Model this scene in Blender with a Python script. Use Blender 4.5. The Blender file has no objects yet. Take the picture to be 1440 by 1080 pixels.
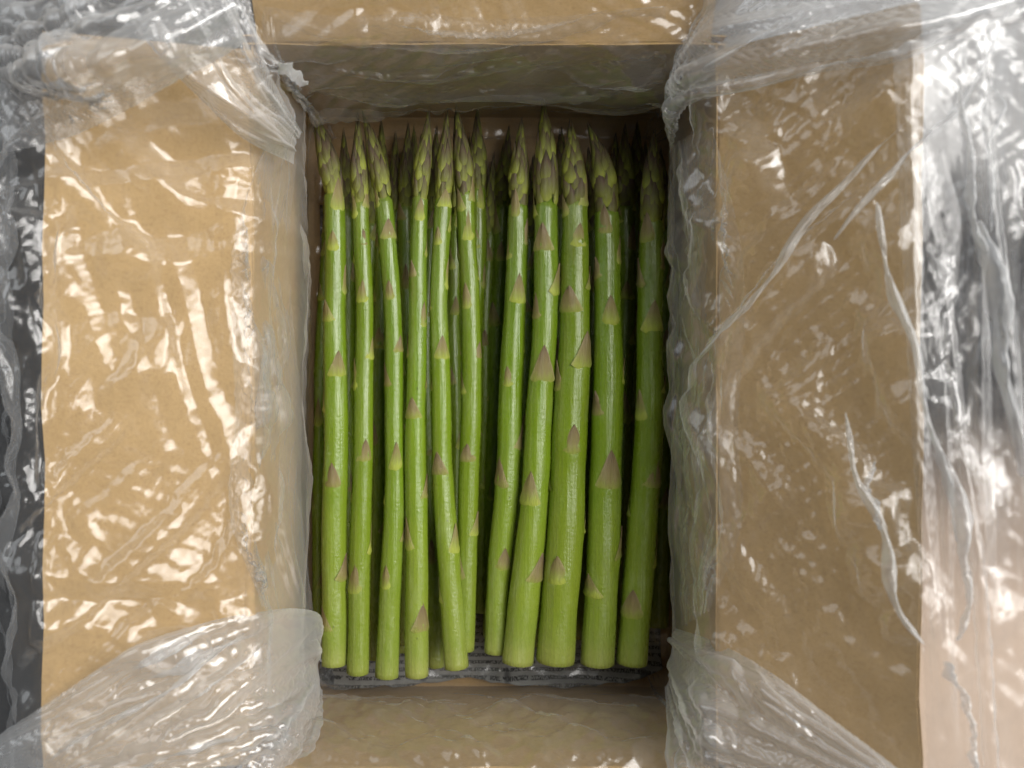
import bpy, math, random
import numpy as np
from mathutils import Vector, Matrix

random.seed(11)
rng = np.random.default_rng(11)
scene = bpy.context.scene

# ------------------------------------------------------------------ camera
FPX = 1280.0                      # focal length in pixels of a 1440 px wide picture
CAMZ = 0.42
cam_d = bpy.data.cameras.new('camera')
cam_d.sensor_width = 36.0
cam_d.lens = 36.0 * FPX / 1440.0
cam_d.clip_start = 0.01
cam_d.clip_end = 20.0
cam_d.dof.use_dof = True
cam_d.dof.focus_distance = 0.372
cam_d.dof.aperture_fstop = 8.5
cam = bpy.data.objects.new('camera', cam_d)
cam.location = (0, 0, CAMZ)
scene.collection.objects.link(cam)
scene.camera = cam

# ------------------------------------------------------------------ world and lamps
world = bpy.data.worlds.new('World')
scene.world = world
world.use_nodes = True
bg = world.node_tree.nodes['Background']
bg.inputs[0].default_value = (0.86, 0.93, 1.0, 1)
bg.inputs[1].default_value = 0.04

def area_light(name, loc, target, sx, sy, power, col):
    d = bpy.data.lights.new(name, 'AREA')
    d.shape = 'RECTANGLE'; d.size = sx; d.size_y = sy
    d.energy = power; d.color = col
    o = bpy.data.objects.new(name, d)
    o.location = loc
    o.rotation_euler = (Vector(target) - Vector(loc)).to_track_quat('-Z', 'Y').to_euler()
    scene.collection.objects.link(o)
    return o
area_light('window_light', (0.80, 0.42, 1.35), (0, 0, 0.03), 1.15, 1.25, 24.0, (1.0, 0.97, 0.93))
area_light('second_window_light', (-1.05, 0.85, 1.1), (0, 0, 0.05), 1.1, 1.1, 5.0, (0.93, 0.97, 1.0))
area_light('sheen_fill_light', (2.0, 0.45, 1.45), (0, 0, 0.05), 1.5, 2.2, 36.0, (1.0, 0.98, 0.95))  # added soft lamp, so the film's creases have something bright to reflect

vs = scene.view_settings
vs.view_transform = 'Standard'; vs.look = 'None'
vs.exposure = 0.34; vs.gamma = 1.0
scene.cycles.use_denoising = True
scene.cycles.max_bounces = 6
scene.cycles.diffuse_bounces = 3
scene.cycles.glossy_bounces = 2
scene.cycles.transmission_bounces = 3
scene.cycles.adaptive_threshold = 0.03
scene.cycles.transparent_max_bounces = 14
scene.cycles.caustics_reflective = False
scene.cycles.caustics_refractive = False

# ------------------------------------------------------------------ helpers
COL = scene.collection

def px(x, y, z):
    """point at height z that the photograph shows at picture position x, y"""
    d = CAMZ - z
    return Vector(((x - 720.0) / FPX * d, (540.0 - y) / FPX * d, z))

def tag(o, label=None, cat=None, group=None, kind=None):
    if label: o['label'] = label
    if cat: o['category'] = cat
    if group: o['group'] = group
    if kind: o['kind'] = kind
    return o

def empty(name, loc=(0, 0, 0)):
    o = bpy.data.objects.new(name, None)
    o.empty_display_size = 0.01
    o.location = loc
    COL.objects.link(o)
    return o

def mesh_obj(name, verts, faces, mat, parent=None, smooth=True, data=None):
    if data is None:
        me = bpy.data.meshes.new(name)
        me.from_pydata([tuple(map(float, v)) for v in verts], [], faces)
        me.materials.append(mat)
        if smooth:
            me.polygons.foreach_set('use_smooth', [True] * len(me.polygons))
        me.update()
    else:
        me = data
    o = bpy.data.objects.new(name, me)
    COL.objects.link(o)
    if parent: o.parent = parent
    return o

def grid_obj(name, P, mat, parent=None, wrap=False):
    """P: (n, m, 3) array -> quad sheet; wrap joins the last row with the first"""
    n, m = P.shape[:2]
    idx = np.arange(n * m).reshape(n, m)
    if wrap:
        idx = np.vstack([idx, idx[:1]])
    a = idx[:-1, :-1].ravel(); b = idx[1:, :-1].ravel(); c = idx[1:, 1:].ravel(); d = idx[:-1, 1:].ravel()
    quads = np.stack([a, b, c, d], 1).astype(np.int32)
    me = bpy.data.meshes.new(name)
    me.vertices.add(n * m)
    me.vertices.foreach_set('co', P.reshape(-1).astype(np.float32))
    me.loops.add(quads.size)
    me.loops.foreach_set('vertex_index', quads.ravel())
    me.polygons.add(len(quads))
    me.polygons.foreach_set('loop_start', np.arange(0, quads.size, 4, dtype=np.int32))
    me.polygons.foreach_set('use_smooth', np.ones(len(quads), dtype=bool))
    me.update(calc_edges=True)
    me.materials.append(mat)
    o = bpy.data.objects.new(name, me)
    COL.objects.link(o)
    if parent: o.parent = parent
    return o

class NT:
    """tiny node builder"""
    def __init__(self, name):
        self.m = bpy.data.materials.new(name); self.m.use_nodes = True
        self.t = self.m.node_tree; self.t.nodes.clear()
        self.out = self.t.nodes.new('ShaderNodeOutputMaterial')
    def n(self, typ, **kw):
        nd = self.t.nodes.new(typ)
        for k, v in kw.items():
            if k in ('inp',):
                for kk, vv in v.items():
                    if hasattr(vv, 'is_output'): self.t.links.new(vv, nd.inputs[kk])
                    else: nd.inputs[kk].default_value = vv
            else: setattr(nd, k, v)
        return nd
    def link(self, a, b): self.t.links.new(a, b)
    def noise(self, vec, scale, detail=4, rough=0.55, dist=0.0):
        return self.n('ShaderNodeTexNoise', inp={'Vector': vec, 'Scale': scale, 'Detail': detail, 'Roughness': rough, 'Distortion': dist}).outputs[0]
    def ramp(self, fac, stops):
        r = self.n('ShaderNodeValToRGB', inp={0: fac})
        e = r.color_ramp.elements
        while len(e) < len(stops): e.new(0.5)
        for el, (p, c) in zip(e, stops):
            el.position = p; el.color = (c[0], c[1], c[2], 1) if not isinstance(c, (int, float)) else (c, c, c, 1)
        return r.outputs[0]
    def mix(self, fac, a, b, mode='MIX'):
        m = self.n('ShaderNodeMix', data_type='RGBA', blend_type=mode)
        for s, v in ((0, fac), (6, a), (7, b)):
            if hasattr(v, 'is_output'): self.link(v, m.inputs[s])
            else: m.inputs[s].default_value = v if s == 0 else ((v[0], v[1], v[2], 1))
        return m.outputs[2]
    def math(self, op, a, b=0.0, c=0.0):
        m = self.n('ShaderNodeMath', operation=op)
        for i, v in enumerate((a, b, c)):
            if hasattr(v, 'is_output'): self.link(v, m.inputs[i])
            else: m.inputs[i].default_value = v
        return m.outputs[0]
    def mapping(self, vec, scale=(1, 1, 1), rot=(0, 0, 0)):
        return self.n('ShaderNodeMapping', inp={'Vector': vec, 'Scale': scale, 'Rotation': rot}).outputs[0]
    def bump(self, h, strength, dist, normal=None):
        b = self.n('ShaderNodeBump', inp={'Height': h, 'Strength': strength, 'Distance': dist})
        if normal is not None: self.link(normal, b.inputs['Normal'])
        return b.outputs[0]

# ------------------------------------------------------------------ materials
def mat_kraft():
    k = NT('kraft_cardboard')
    co = k.n('ShaderNodeTexCoord').outputs['Object']
    n1 = k.noise(co, 26, 5, 0.6)
    n2 = k.noise(k.mapping(co, (900, 900, 900)), 1.0, 4, 0.7)
    n3 = k.noise(co, 320, 3, 0.6)
    c = k.ramp(n1, [(0.3, (0.41, 0.264, 0.102)), (0.7, (0.51, 0.340, 0.146))])
    c = k.mix(k.ramp(n2, [(0.30, 0.40), (0.50, 0.0)]), c, (0.26, 0.145, 0.055))
    c = k.mix(k.ramp(n3, [(0.55, 0.0), (0.78, 0.22)]), c, (0.62, 0.43, 0.21))
    st = k.noise(k.mapping(co, (60, 9, 60)), 1.0, 4, 0.65)
    c = k.mix(k.ramp(st, [(0.45, 0.0), (0.75, 0.30)]), c, (0.33, 0.21, 0.085))
    nb = k.bump(k.math('ADD', n2, n3), 0.25, 0.0006)
    p = k.n('ShaderNodeBsdfPrincipled', inp={'Base Color': c, 'Roughness': 0.75, 'Normal': nb})
    p.inputs['Specular IOR Level'].default_value = 0.25
    k.link(p.outputs[0], k.out.inputs[0])
    return k.m
M_KRAFT = mat_kraft()

def mat_plastic(name, haze, edge, gloss, rough):
    """thin polythene film: clear, a little milky (more so seen edge-on), with a soft sheen"""
    k = NT(name)
    tr = k.n('ShaderNodeBsdfTransparent', inp={0: (0.985, 0.985, 0.985, 1)})
    df = k.n('ShaderNodeBsdfDiffuse', inp={'Color': (0.86, 0.88, 0.90, 1)})
    tl = k.n('ShaderNodeBsdfTranslucent', inp={'Color': (0.86, 0.88, 0.90, 1)})
    hz = k.n('ShaderNodeMixShader', inp={0: 0.45, 1: df.outputs[0], 2: tl.outputs[0]})
    lw = k.n('ShaderNodeLayerWeight', inp={'Blend': 0.30}).outputs['Facing']
    hf = k.math('ADD', haze, k.math('MULTIPLY', lw, edge))
    base = k.n('ShaderNodeMixShader', inp={0: hf, 1: tr.outputs[0], 2: hz.outputs[0]})
    gl = k.n('ShaderNodeBsdfGlossy', inp={'Color': (1, 1, 1, 1), 'Roughness': rough})
    fr = k.n('ShaderNodeFresnel', inp={'IOR': 1.5}).outputs[0]
    gf = k.math('MINIMUM', k.math('MULTIPLY', fr, gloss), 0.10)
    mx = k.n('ShaderNodeMixShader', inp={0: gf, 1: base.outputs[0], 2: gl.outputs[0]})
    k.link(mx.outputs[0], k.out.inputs[0])
    return k.m
M_FILM = mat_plastic('polythene_film', 0.070, 0.30, 1.6, 0.22)
M_FOLD = mat_plastic('folded_polythene', 0.24, 0.50, 2.4, 0.20)
M_DRAPE = mat_plastic('draped_polythene', 0.045, 0.30, 1.5, 0.28)
M_SWAG = mat_plastic('hanging_polythene', 0.05, 0.22, 0.9, 0.34)
M_PLEAT = mat_plastic('pleated_polythene', 0.28, 0.50, 2.5, 0.30)

def mat_plain(name, c0, c1, scale, rough, bump=0.2, spec=0.4):
    k = NT(name)
    co = k.n('ShaderNodeTexCoord').outputs['Object']
    n = k.noise(co, scale, 6, 0.6)
    c = k.ramp(n, [(0.3, c0), (0.7, c1)])
    p = k.n('ShaderNodeBsdfPrincipled', inp={'Base Color': c, 'Roughness': rough, 'Normal': k.bump(n, bump, 0.002)})
    p.inputs['Specular IOR Level'].default_value = spec
    k.link(p.outputs[0], k.out.inputs[0])
    return k.m
def mat_worktop():
    """dark stone with large soft pale clouds"""
    k = NT('clouded_dark_stone')
    co = k.n('ShaderNodeTexCoord').outputs['Object']
    wp = k.n('ShaderNodeVectorMath', operation='SCALE', inp={0: k.n('ShaderNodeVectorMath', operation='SUBTRACT', inp={0: k.n('ShaderNodeTexNoise', inp={'Vector': co, 'Scale': 14.0, 'Detail': 3.0}).outputs[1], 1: (0.5, 0.5, 0.5)}).outputs[0], 'Scale': 0.07}).outputs[0]
    q = k.n('ShaderNodeVectorMath', operation='ADD', inp={0: co, 1: wp}).outputs[0]
    def cloud(c, r0, r1):
        d = k.n('ShaderNodeVectorMath', operation='DISTANCE', inp={0: q, 1: c}).outputs['Value']
        return k.n('ShaderNodeMapRange', interpolation_type='SMOOTHSTEP', inp={0: d, 1: r1, 2: r0, 3: 0.0, 4: 1.0}).outputs[0]
    n = k.noise(co, 40, 5, 0.6)
    c = k.ramp(n, [(0.3, (0.012, 0.012, 0.014)), (0.7, (0.032, 0.029, 0.028))])
    c = k.mix(cloud((0.25, 0.24, 0), 0.12, 0.18), c, (0.30, 0.30, 0.30))
    c = k.mix(cloud((0.27, -0.24, 0), 0.13, 0.25), c, (0.56, 0.43, 0.33))
    p = k.n('ShaderNodeBsdfPrincipled', inp={'Base Color': c, 'Roughness': 0.6, 'Specular IOR Level': 0.12})
    k.link(p.outputs[0], k.out.inputs[0])
    return k.m
M_GROUND = mat_worktop()

def mat_news():
    k = NT('newsprint')
    co = k.n('ShaderNodeTexCoord').outputs['Object']
    rows = k.n('ShaderNodeTexWave', wave_type='BANDS', bands_direction='Y', inp={'Vector': co, 'Scale': 95.0, 'Distortion': 0.0}).outputs[1]
    glyph = k.noise(k.mapping(co, (2200, 900, 1)), 1.0, 2, 0.6)
    words = k.noise(k.mapping(co, (320, 300, 1)), 1.0, 1, 0.5)
    ink = k.math('MULTIPLY', k.ramp(rows, [(0.45, 0.0), (0.55, 1.0)]), k.ramp(glyph, [(0.44, 0.0), (0.50, 1.0)]))
    ink = k.math('MULTIPLY', ink, k.ramp(words, [(0.36, 0.0), (0.42, 1.0)]))
    ink = k.math('MULTIPLY', ink, 0.9)
    blk = k.ramp(k.noise(k.mapping(co, (60, 25, 1)), 1.0, 1, 0.4), [(0.63, 0.0), (0.65, 0.75)])
    c = k.mix(ink, (0.22, 0.22, 0.21), (0.025, 0.025, 0.025))
    c = k.mix(blk, c, (0.035, 0.035, 0.038))
    n = k.noise(co, 140, 4, 0.6)
    p = k.n('ShaderNodeBsdfPrincipled', inp={'Base Color': c, 'Roughness': 0.9, 'Normal': k.bump(n, 0.5, 0.003)})
    p.inputs['Specular IOR Level'].default_value = 0.15
    k.link(p.outputs[0], k.out.inputs[0])
    return k.m
M_NEWS = mat_news()

def mat_stalk():
    k = NT('asparagus_stalk')
    co = k.n('ShaderNodeTexCoord').outputs['Object']
    t = k.n('ShaderNodeAttribute', attribute_name='along').outputs['Fac']
    rnd = k.n('ShaderNodeObjectInfo').outputs['Random']
    c = k.ramp(t, [(0.0, (0.30, 0.315, 0.090)), (0.10, (0.215, 0.280, 0.030)), (0.45, (0.145, 0.250, 0.003)), (0.75, (0.098, 0.178, 0.004)), (0.87, (0.080, 0.125, 0.014)), (0.93, (0.035, 0.050, 0.014)), (1.0, (0.02, 0.028, 0.01))])  # darkest upper stops paint the shade between head scales onto the stalk
    st = k.noise(k.mapping(co, (700, 22, 700)), 1.0, 4, 0.6)
    c = k.mix(k.ramp(st, [(0.35, 0.0), (0.75, 0.45)]), c, (0.27, 0.35, 0.045))
    bl = k.noise(co, 70, 3, 0.6)
    c = k.mix(k.ramp(bl, [(0.45, 0.0), (0.75, 0.40)]), c, (0.13, 0.22, 0.018))
    c = k.mix(k.math('MULTIPLY', rnd, 0.45), c, (0.155, 0.205, 0.010))
    rnd2 = k.math('FRACT', k.math('MULTIPLY', rnd, 7.31))
    c = k.mix(k.math('MULTIPLY', rnd2, 0.30), c, (0.10, 0.185, 0.012))
    bloom = k.noise(k.mapping(co, (160, 45, 160)), 1.0, 5, 0.68)
    c = k.mix(k.ramp(bloom, [(0.54, 0.0), (0.76, 0.32)]), c, (0.33, 0.40, 0.16))
    scuff = k.noise(k.mapping(co, (900, 90, 900)), 1.0, 3, 0.7)
    c = k.mix(k.ramp(scuff, [(0.66, 0.0), (0.76, 0.45)]), c, (0.20, 0.19, 0.06))
    blush = k.math('MULTIPLY', k.ramp(k.noise(k.mapping(co, (110, 30, 110)), 1.0, 3, 0.6), [(0.55, 0.0), (0.8, 0.35)]), k.ramp(t, [(0.3, 0.2), (0.8, 1.0)]))
    c = k.mix(blush, c, (0.15, 0.11, 0.04))
    sp = k.noise(k.mapping(co, (420, 260, 420)), 1.0, 2, 0.5)
    c = k.mix(k.ramp(sp, [(0.755, 0.0), (0.78, 0.7)]), c, (0.07, 0.09, 0.02))
    hb = k.math('ADD', st, k.math('MULTIPLY', k.noise(co, 800, 3, 0.6), 0.5))
    p = k.n('ShaderNodeBsdfPrincipled', inp={'Base Color': c, 'Roughness': k.ramp(k.noise(k.mapping(co, (500, 120, 500)), 1.0, 3, 0.6), [(0.35, 0.20), (0.7, 0.36)]), 'Normal': k.bump(hb, 0.34, 0.0010)})
    p.inputs['Specular IOR Level'].default_value = 0.62
    p.inputs['Subsurface Weight'].default_value = 0.0
    p.inputs['Subsurface Radius'].default_value = (0.5, 1.0, 0.2)
    p.inputs['Subsurface Scale'].default_value = 0.002
    k.link(p.outputs[0], k.out.inputs[0])
    return k.m
M_STALK = mat_stalk()

def mat_bract(name, stops, edge_col, edge_amt):
    k = NT(name)
    co = k.n('ShaderNodeTexCoord').outputs['Object']
    v = k.n('ShaderNodeAttribute', attribute_name='along').outputs['Fac']
    e = k.n('ShaderNodeAttribute', attribute_name='edge').outputs['Fac']
    rnd = k.n('ShaderNodeObjectInfo').outputs['Random']
    n = k.noise(k.mapping(co, (5, 5, 2.2)), 1.0, 4, 0.65)
    vv = k.math('ADD', v, k.math('MULTIPLY', k.math('SUBTRACT', n, 0.5), 0.45))
    vv = k.math('ADD', vv, k.math('MULTIPLY', k.math('SUBTRACT', rnd, 0.5), 0.45))
    c = k.ramp(vv, stops)
    st = k.noise(k.mapping(co, (3, 26, 1.2)), 1.0, 3, 0.6)
    c = k.mix(k.ramp(st, [(0.4, 0.0), (0.7, 0.35)]), c, (0.13, 0.14, 0.03))
    ef = k.math('MULTIPLY', k.ramp(e, [(0.76, 0.0), (0.95, 1.0)]), k.math('MULTIPLY', k.ramp(k.noise(k.mapping(co, (1, 30, 22)), 1.0, 1, 0.5), [(0.40, 0.15), (0.6, 1.0)]), edge_amt))
    c = k.mix(ef, c, edge_col)
    p = k.n('ShaderNodeBsdfPrincipled', inp={'Base Color': c, 'Roughness': 0.48, 'Normal': k.bump(st, 0.25, 0.05)})
    p.inputs['Specular IOR Level'].default_value = 0.35
    k.link(p.outputs[0], k.out.inputs[0])
    return k.m
M_BRACT = mat_bract('bract_skin', [(0.0, (0.36, 0.42, 0.06)), (0.16, (0.27, 0.31, 0.055)), (0.42, (0.235, 0.200, 0.070)), (0.8, (0.195, 0.140, 0.070)), (1.0, (0.15, 0.095, 0.055))], (0.44, 0.39, 0.20), 0.5)
M_SCALE = mat_bract('tip_scale_skin', [(0.0, (0.27, 0.305, 0.040)), (0.20, (0.180, 0.195, 0.032)), (0.45, (0.115, 0.106, 0.034)), (0.70, (0.092, 0.054, 0.042)), (1.0, (0.032, 0.020, 0.018))], (0.030, 0.024, 0.014), 0.9)  # near-black rims paint in the shade of the gaps between scales

# ------------------------------------------------------------------ setting
def slab(x0, x1, y0, y1, z):
    return [(x0, y0, z), (x1, y0, z), (x1, y1, z), (x0, y1, z)], [(0, 1, 2, 3)]
v, f = slab(-1.6, 1.6, -1.6, 1.6, -0.0085)
tag(mesh_obj('worktop', v, f, M_GROUND, smooth=False), kind='structure')

# ------------------------------------------------------------------ cardboard box
XL, XR, YT, YB = -0.094, 0.074, 0.123, -0.1395      # inner faces of the four walls
DEPTH = 0.090
TH = 0.0036
LF = 0.068
ANG = {'L': math.radians(15), 'R': math.radians(38), 'T': math.radians(32), 'B': math.radians(10)}

box = empty('cardboard_box', (0, 0, -0.004))
tag(box, 'brown cardboard box with open flaps, lined with clear plastic, holding asparagus', 'box')

def panel(name, origin, along, up, length, height, flute_up=True, parent=box):
    """a sheet of corrugated board: two paper faces with a wavy core; up = direction away from the fold"""
    o = Vector(origin); a = Vector(along).normalized(); u = Vector(up).normalized(); n = a.cross(u).normalized()
    par = Vector(parent.location) if parent else Vector()
    def P(s, t, d): return tuple(o + a * s + u * t + n * d - par)
    t1 = 0.0006
    vs_, fs = [], []
    def brick(d0, d1):
        b = len(vs_)
        ns = 14
        for i in range(ns + 1):
            s = length * i / ns
            wob = 0.0005 * math.sin(i * 2.1) + 0.0004 * math.sin(i * 5.3 + 1)
            for (t, d) in ((0, d0), (height + wob, d0), (height + wob, d1), (0, d1)):
                vs_.append(P(s, t, d))
        for i in range(ns):
            for k in range(4):
                q0 = b + i * 4 + k; q1 = b + i * 4 + (k + 1) % 4
                fs.append((q0, q0 + 4, q1 + 4, q1))
        fs.append((b, b + 1, b + 2, b + 3)); e = b + ns * 4
        fs.append((e + 3, e + 2, e + 1, e))
    brick(0.0, t1); brick(TH - t1, TH)
    face = mesh_obj(name, vs_, fs, M_KRAFT, parent, smooth=False)
    # wavy core between the faces, seen at the cut edges
    cv, cf = [], []
    pitch = 0.0064
    m = int(length / pitch * 8)
    for i in range(m + 1):
        s = length * i / m
        d = TH / 2 + (TH / 2 - t1 * 1.05) * math.sin(2 * math.pi * s / pitch)
        cv.append(P(s, 0.0005, d)); cv.append(P(s, height - 0.0008, d))
    for i in range(m): cf.append((2 * i, 2 * i + 1, 2 * i + 3, 2 * i + 2))
    core = mesh_obj('corrugated_core', cv, cf, M_KRAFT, face)
    return face
W = XR - XL; H = YT - YB
panel('base', (XL - TH, YB - TH, -0.0006), (1, 0, 0), (0, 1, 0), W + 2 * TH, H + 2 * TH).location.z -= 0.0036
# walls: normal (a x u) points away from the inside
panel('wall', (XL, YB, 0), (0, 1, 0), (0, 0, 1), H, DEPTH).location.x -= TH     # left wall
panel('wall', (XR, YB, 0), (0, 1, 0), (0, 0, 1), H, DEPTH)
panel('wall', (XL - TH, YT + TH, 0), (1, 0, 0), (0, 0, 1), W + 2 * TH, DEPTH)
panel('wall', (XL - TH, YB, 0), (1, 0, 0), (0, 0, 1), W + 2 * TH, DEPTH)
def flap(side):
    th = ANG[side]; c, s = math.cos(th), math.sin(th)
    if side == 'L': o, a, u = (XL - 0.001, YT - 0.002, DEPTH + 0.0005), (0, -1, 0), (-c, 0, s)
    if side == 'R': o, a, u = (XR + 0.001, YB + 0.002, DEPTH + 0.0005), (0, 1, 0), (c, 0, s)
    if side == 'T': o, a, u = (XR - 0.002, YT + 0.001, DEPTH + 0.0005), (-1, 0, 0), (0, c, s)
    if side == 'B': o, a, u = (XL + 0.002, YB - 0.001, DEPTH + 0.0005), (1, 0, 0), (0, -c, s)
    p = panel('flap', o, a, u, (H if side in 'LR' else W) - 0.004, LF)
    n = Vector(a).cross(Vector(u))
    if n.z > 0: p.location -= n * TH      # the sheet lies behind its inner face
    # the paper bends round the fold without a gap
    ln = (H if side in 'LR' else W) - 0.004
    cv, cf = [], []
    out = Vector((u[0], u[1], 0)).normalized()
    c0 = Vector(o) - Vector(box.location) + out * 0.0012 - Vector((0, 0, 0.0022))
    for i in range(15):
        wob = 0.00025 * math.sin(i * 1.9) + 0.0002 * math.sin(i * 4.7)
        for j in range(9):
            a_ = math.radians(-60 + 200 * j / 8)
            cv.append(c0 + Vector(a) * (ln * i / 14) + (-out * math.cos(a_) + Vector((0, 0, 1)) * math.sin(a_)) * (0.0024 + wob))
    for i in range(14):
        for j in range(8): cf.append((i * 9 + j, i * 9 + j + 1, i * 9 + 10 + j, i * 9 + 9 + j))
    fo = mesh_obj('fold', cv, cf, M_KRAFT, p)
    fo.location = -Vector(p.location)
    return p
for sd in 'LRTB': flap(sd)

# ------------------------------------------------------------------ plastic liner
def smooth_noise(shape, cells, rg, wrap0=False):
    """bicubic-ish value noise on a grid, ~[-1, 1]"""
    n, m = shape
    c0, c1 = cells
    g = rg.uniform(-1, 1, (c0 + (0 if wrap0 else 3), c1 + 3))
    if wrap0: g = np.vstack([g, g[:3]])
    def axis(k, c):
        t = np.arange(k) / k * c
        i = t.astype(int); f = t - i
        w = np.stack([(1 - f) ** 3 / 6, (3 * f ** 3 - 6 * f ** 2 + 4) / 6, (-3 * f ** 3 + 3 * f ** 2 + 3 * f + 1) / 6, f ** 3 / 6], 1)
        return i, w
    i0, w0 = axis(n, c0); i1, w1 = axis(m, c1)
    rows = sum(w0[:, k][:, None] * g[i0 + k] for k in range(4))
    return sum(w1[:, k][None, :] * rows[:, i1 + k] for k in range(4)) * 1.9

def relax(P, B, N, exc_u, exc_v, iters, wrap, rg, kick, pin_in=True, pin_out=True, stick=0.002, hmax=None, bend=0.25, floor=0.0):
    """buckle a film that is slightly too large for its bed: edges want to be longer than the bed allows,
    the film may lift off the bed (normal N) but not sink into it"""
    P = P.astype(np.float32).copy(); B = B.astype(np.float32); N = N.astype(np.float32)
    n, m = P.shape[:2]
    def nxt(A, k=1): return np.roll(A, -k, 0)
    Lu = np.linalg.norm(nxt(P) - P, axis=2) * (1 + 0.5 * (exc_u + nxt(exc_u)))
    Lv = np.linalg.norm(P[:, 1:] - P[:, :-1], axis=2) * (1 + 0.5 * (exc_v[:, 1:] + exc_v[:, :-1]))
    ed = 1 + 0.5 * (exc_u + exc_v)[:, :-1]
    Ld1 = (np.linalg.norm(nxt(P)[:, 1:] - P[:, :-1], axis=2) * ed).astype(np.float32)
    Ld2 = (np.linalg.norm(nxt(P)[:, :-1] - P[:, 1:], axis=2) * ed).astype(np.float32)
    Lu = Lu.astype(np.float32); Lv = Lv.astype(np.float32)
    Lu2 = Lu + nxt(Lu); Lv2 = Lv[:, 1:] + Lv[:, :-1]
    P += N * (kick * rg.uniform(0, 1, (n, m, 1))).astype(np.float32)
    V = np.zeros_like(P)
    pin = np.ones((n, m, 1), np.float32)
    if pin_in: pin[:, :2] = 0
    if pin_out: pin[:, -2:] = 0
    if not wrap: pin[:1] = 0 if pin_in == 2 else 1
    for it in range(iters):
        P0 = P.copy()
        P = P + V
        C = np.zeros_like(P)
        Q = nxt(P)
        def corr(D, L, k):
            l = np.sqrt(np.einsum('ijk,ijk->ij', D, D)) + 1e-12
            return D * (k * 0.5 * (1 - L / l))[..., None]
        d = corr(Q - P, Lu, 0.34)
        if not wrap: d[-1] = 0
        C += d; C -= np.roll(d, 1, 0)
        d = corr(P[:, 1:] - P[:, :-1], Lv, 0.34)
        C[:, :-1] += d; C[:, 1:] -= d
        d = corr(Q[:, 1:] - P[:, :-1], Ld1, 0.15)
        if not wrap: d[-1] = 0
        C[:, :-1] += d; C[:, 1:] -= np.roll(d, 1, 0)
        d = corr(Q[:, :-1] - P[:, 1:], Ld2, 0.15)
        if not wrap: d[-1] = 0
        C[:, 1:] += d; C[:, :-1] -= np.roll(d, 1, 0)
        if bend > 0:
            d = corr(nxt(P, 2) - P, Lu2, bend)
            if not wrap: d[-2:] = 0
            C += d; C -= np.roll(d, 2, 0)
            d = corr(P[:, 2:] - P[:, :-2], Lv2, bend)
            C[:, :-2] += d; C[:, 2:] -= d
        P = P + np.clip(C, -0.0015, 0.0015) * pin
        h = np.einsum('ijk,ijk->ij', P - B, N)
        dh = np.where(h < floor, floor - h, -stick * h)
        if hmax is not None: dh = np.where(h > hmax, (hmax - h) * 0.5, dh)
        P += N * (dh[..., None] * pin)
        V = np.clip((P - P0) * 0.80, -0.001, 0.001)
    return P

def upsample(A, fn, fm, wrap):
    """cubic upsample along both axes by integer factors"""
    def up(A, f, wrap):
        n = A.shape[0]
        cnt = n * f if wrap else (n - 1) * f + 1
        t = np.arange(cnt) / f
        i = t.astype(int); fr = (t - i).reshape((-1,) + (1,) * (A.ndim - 1))
        def g(k): return A[(i + k) % n] if wrap else A[np.clip(i + k, 0, n - 1)]
        p0, p1, p2, p3 = g(-1), g(0), g(1), g(2)
        return p1 + 0.5 * fr * (p2 - p0 + fr * (2 * p0 - 5 * p1 + 4 * p2 - p3 + fr * (3 * (p1 - p2) + p3 - p0)))
    A = up(A, fn, wrap)
    A = np.swapaxes(up(np.swapaxes(A, 0, 1), fm, False), 0, 1)
    return A

def normals(P, wrap):
    if wrap: du = np.roll(P, -1, 0) - np.roll(P, 1, 0)
    else: du = np.gradient(P, axis=0)
    dv = np.gradient(P, axis=1)
    N = np.cross(du, dv)
    return N / (np.linalg.norm(N, axis=2, keepdims=True) + 1e-12)

def crumple(P, N, X, Y, mask, seed, wrap, scales):
    """press straight creases into the film that cross and leave flat facets between them, as in a film that
    has been folded and crushed before; X, Y are lengths along the film in metres"""
    rg = np.random.default_rng(seed)
    n, m = X.shape
    def low(a, b): return smooth_noise((n, m), (max(5, n // a), max(4, m // b)), rg, wrap)
    H = np.zeros((n, m))
    for (lam, slope, ang) in scales:
        c, s_ = math.cos(ang), math.sin(ang)
        ph = (X * c + Y * s_) / lam + 1.3 * low(110, 76) + 0.22 * low(30, 24)
        k = np.floor(ph); f = ph - k
        # every crease has its own depth and sits unevenly between its neighbours
        r = np.modf(np.abs(np.sin(k * 12.9898 + seed) * 43758.5453))[0]
        peak = 0.22 + 0.56 * r
        tri = np.where(f < peak, f / peak, (1 - f) / (1 - peak))
        w = np.clip(-0.42 + 2.1 * low(64, 46), 0, 1.2)
        H += w * slope * lam * 0.5 * tri * (0.5 + 0.8 * np.modf(r * 7.3)[0])
    return P + N * (H * mask)[..., None]
SC = [(0.044, 0.40, 0.35), (0.035, 0.42, 0.85), (0.027, 0.44, -0.35), (0.021, 0.44, 0.70), (0.016, 0.44, 2.5), (0.013, 0.42, 1.35), (0.010, 0.44, 0.1), (0.0078, 0.44, -0.8), (0.0062, 0.46, 0.9), (0.0050, 0.46, 0.35), (0.0046, 0.44, 2.0), (0.0040, 0.42, 1.2), (0.0036, 0.40, 0.6), (0.0036, 0.40, -0.5)]

# bed of the liner: rings round the box, from the floor up the walls, over the flaps and down outside
RC = 0.012                                        # corner radius of the bag
NA, NR = 220, 44
CUTS = [0.0, 0.010, 0.100, 0.168, 0.30]           # r: on the floor, wall, flap, outside

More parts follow.
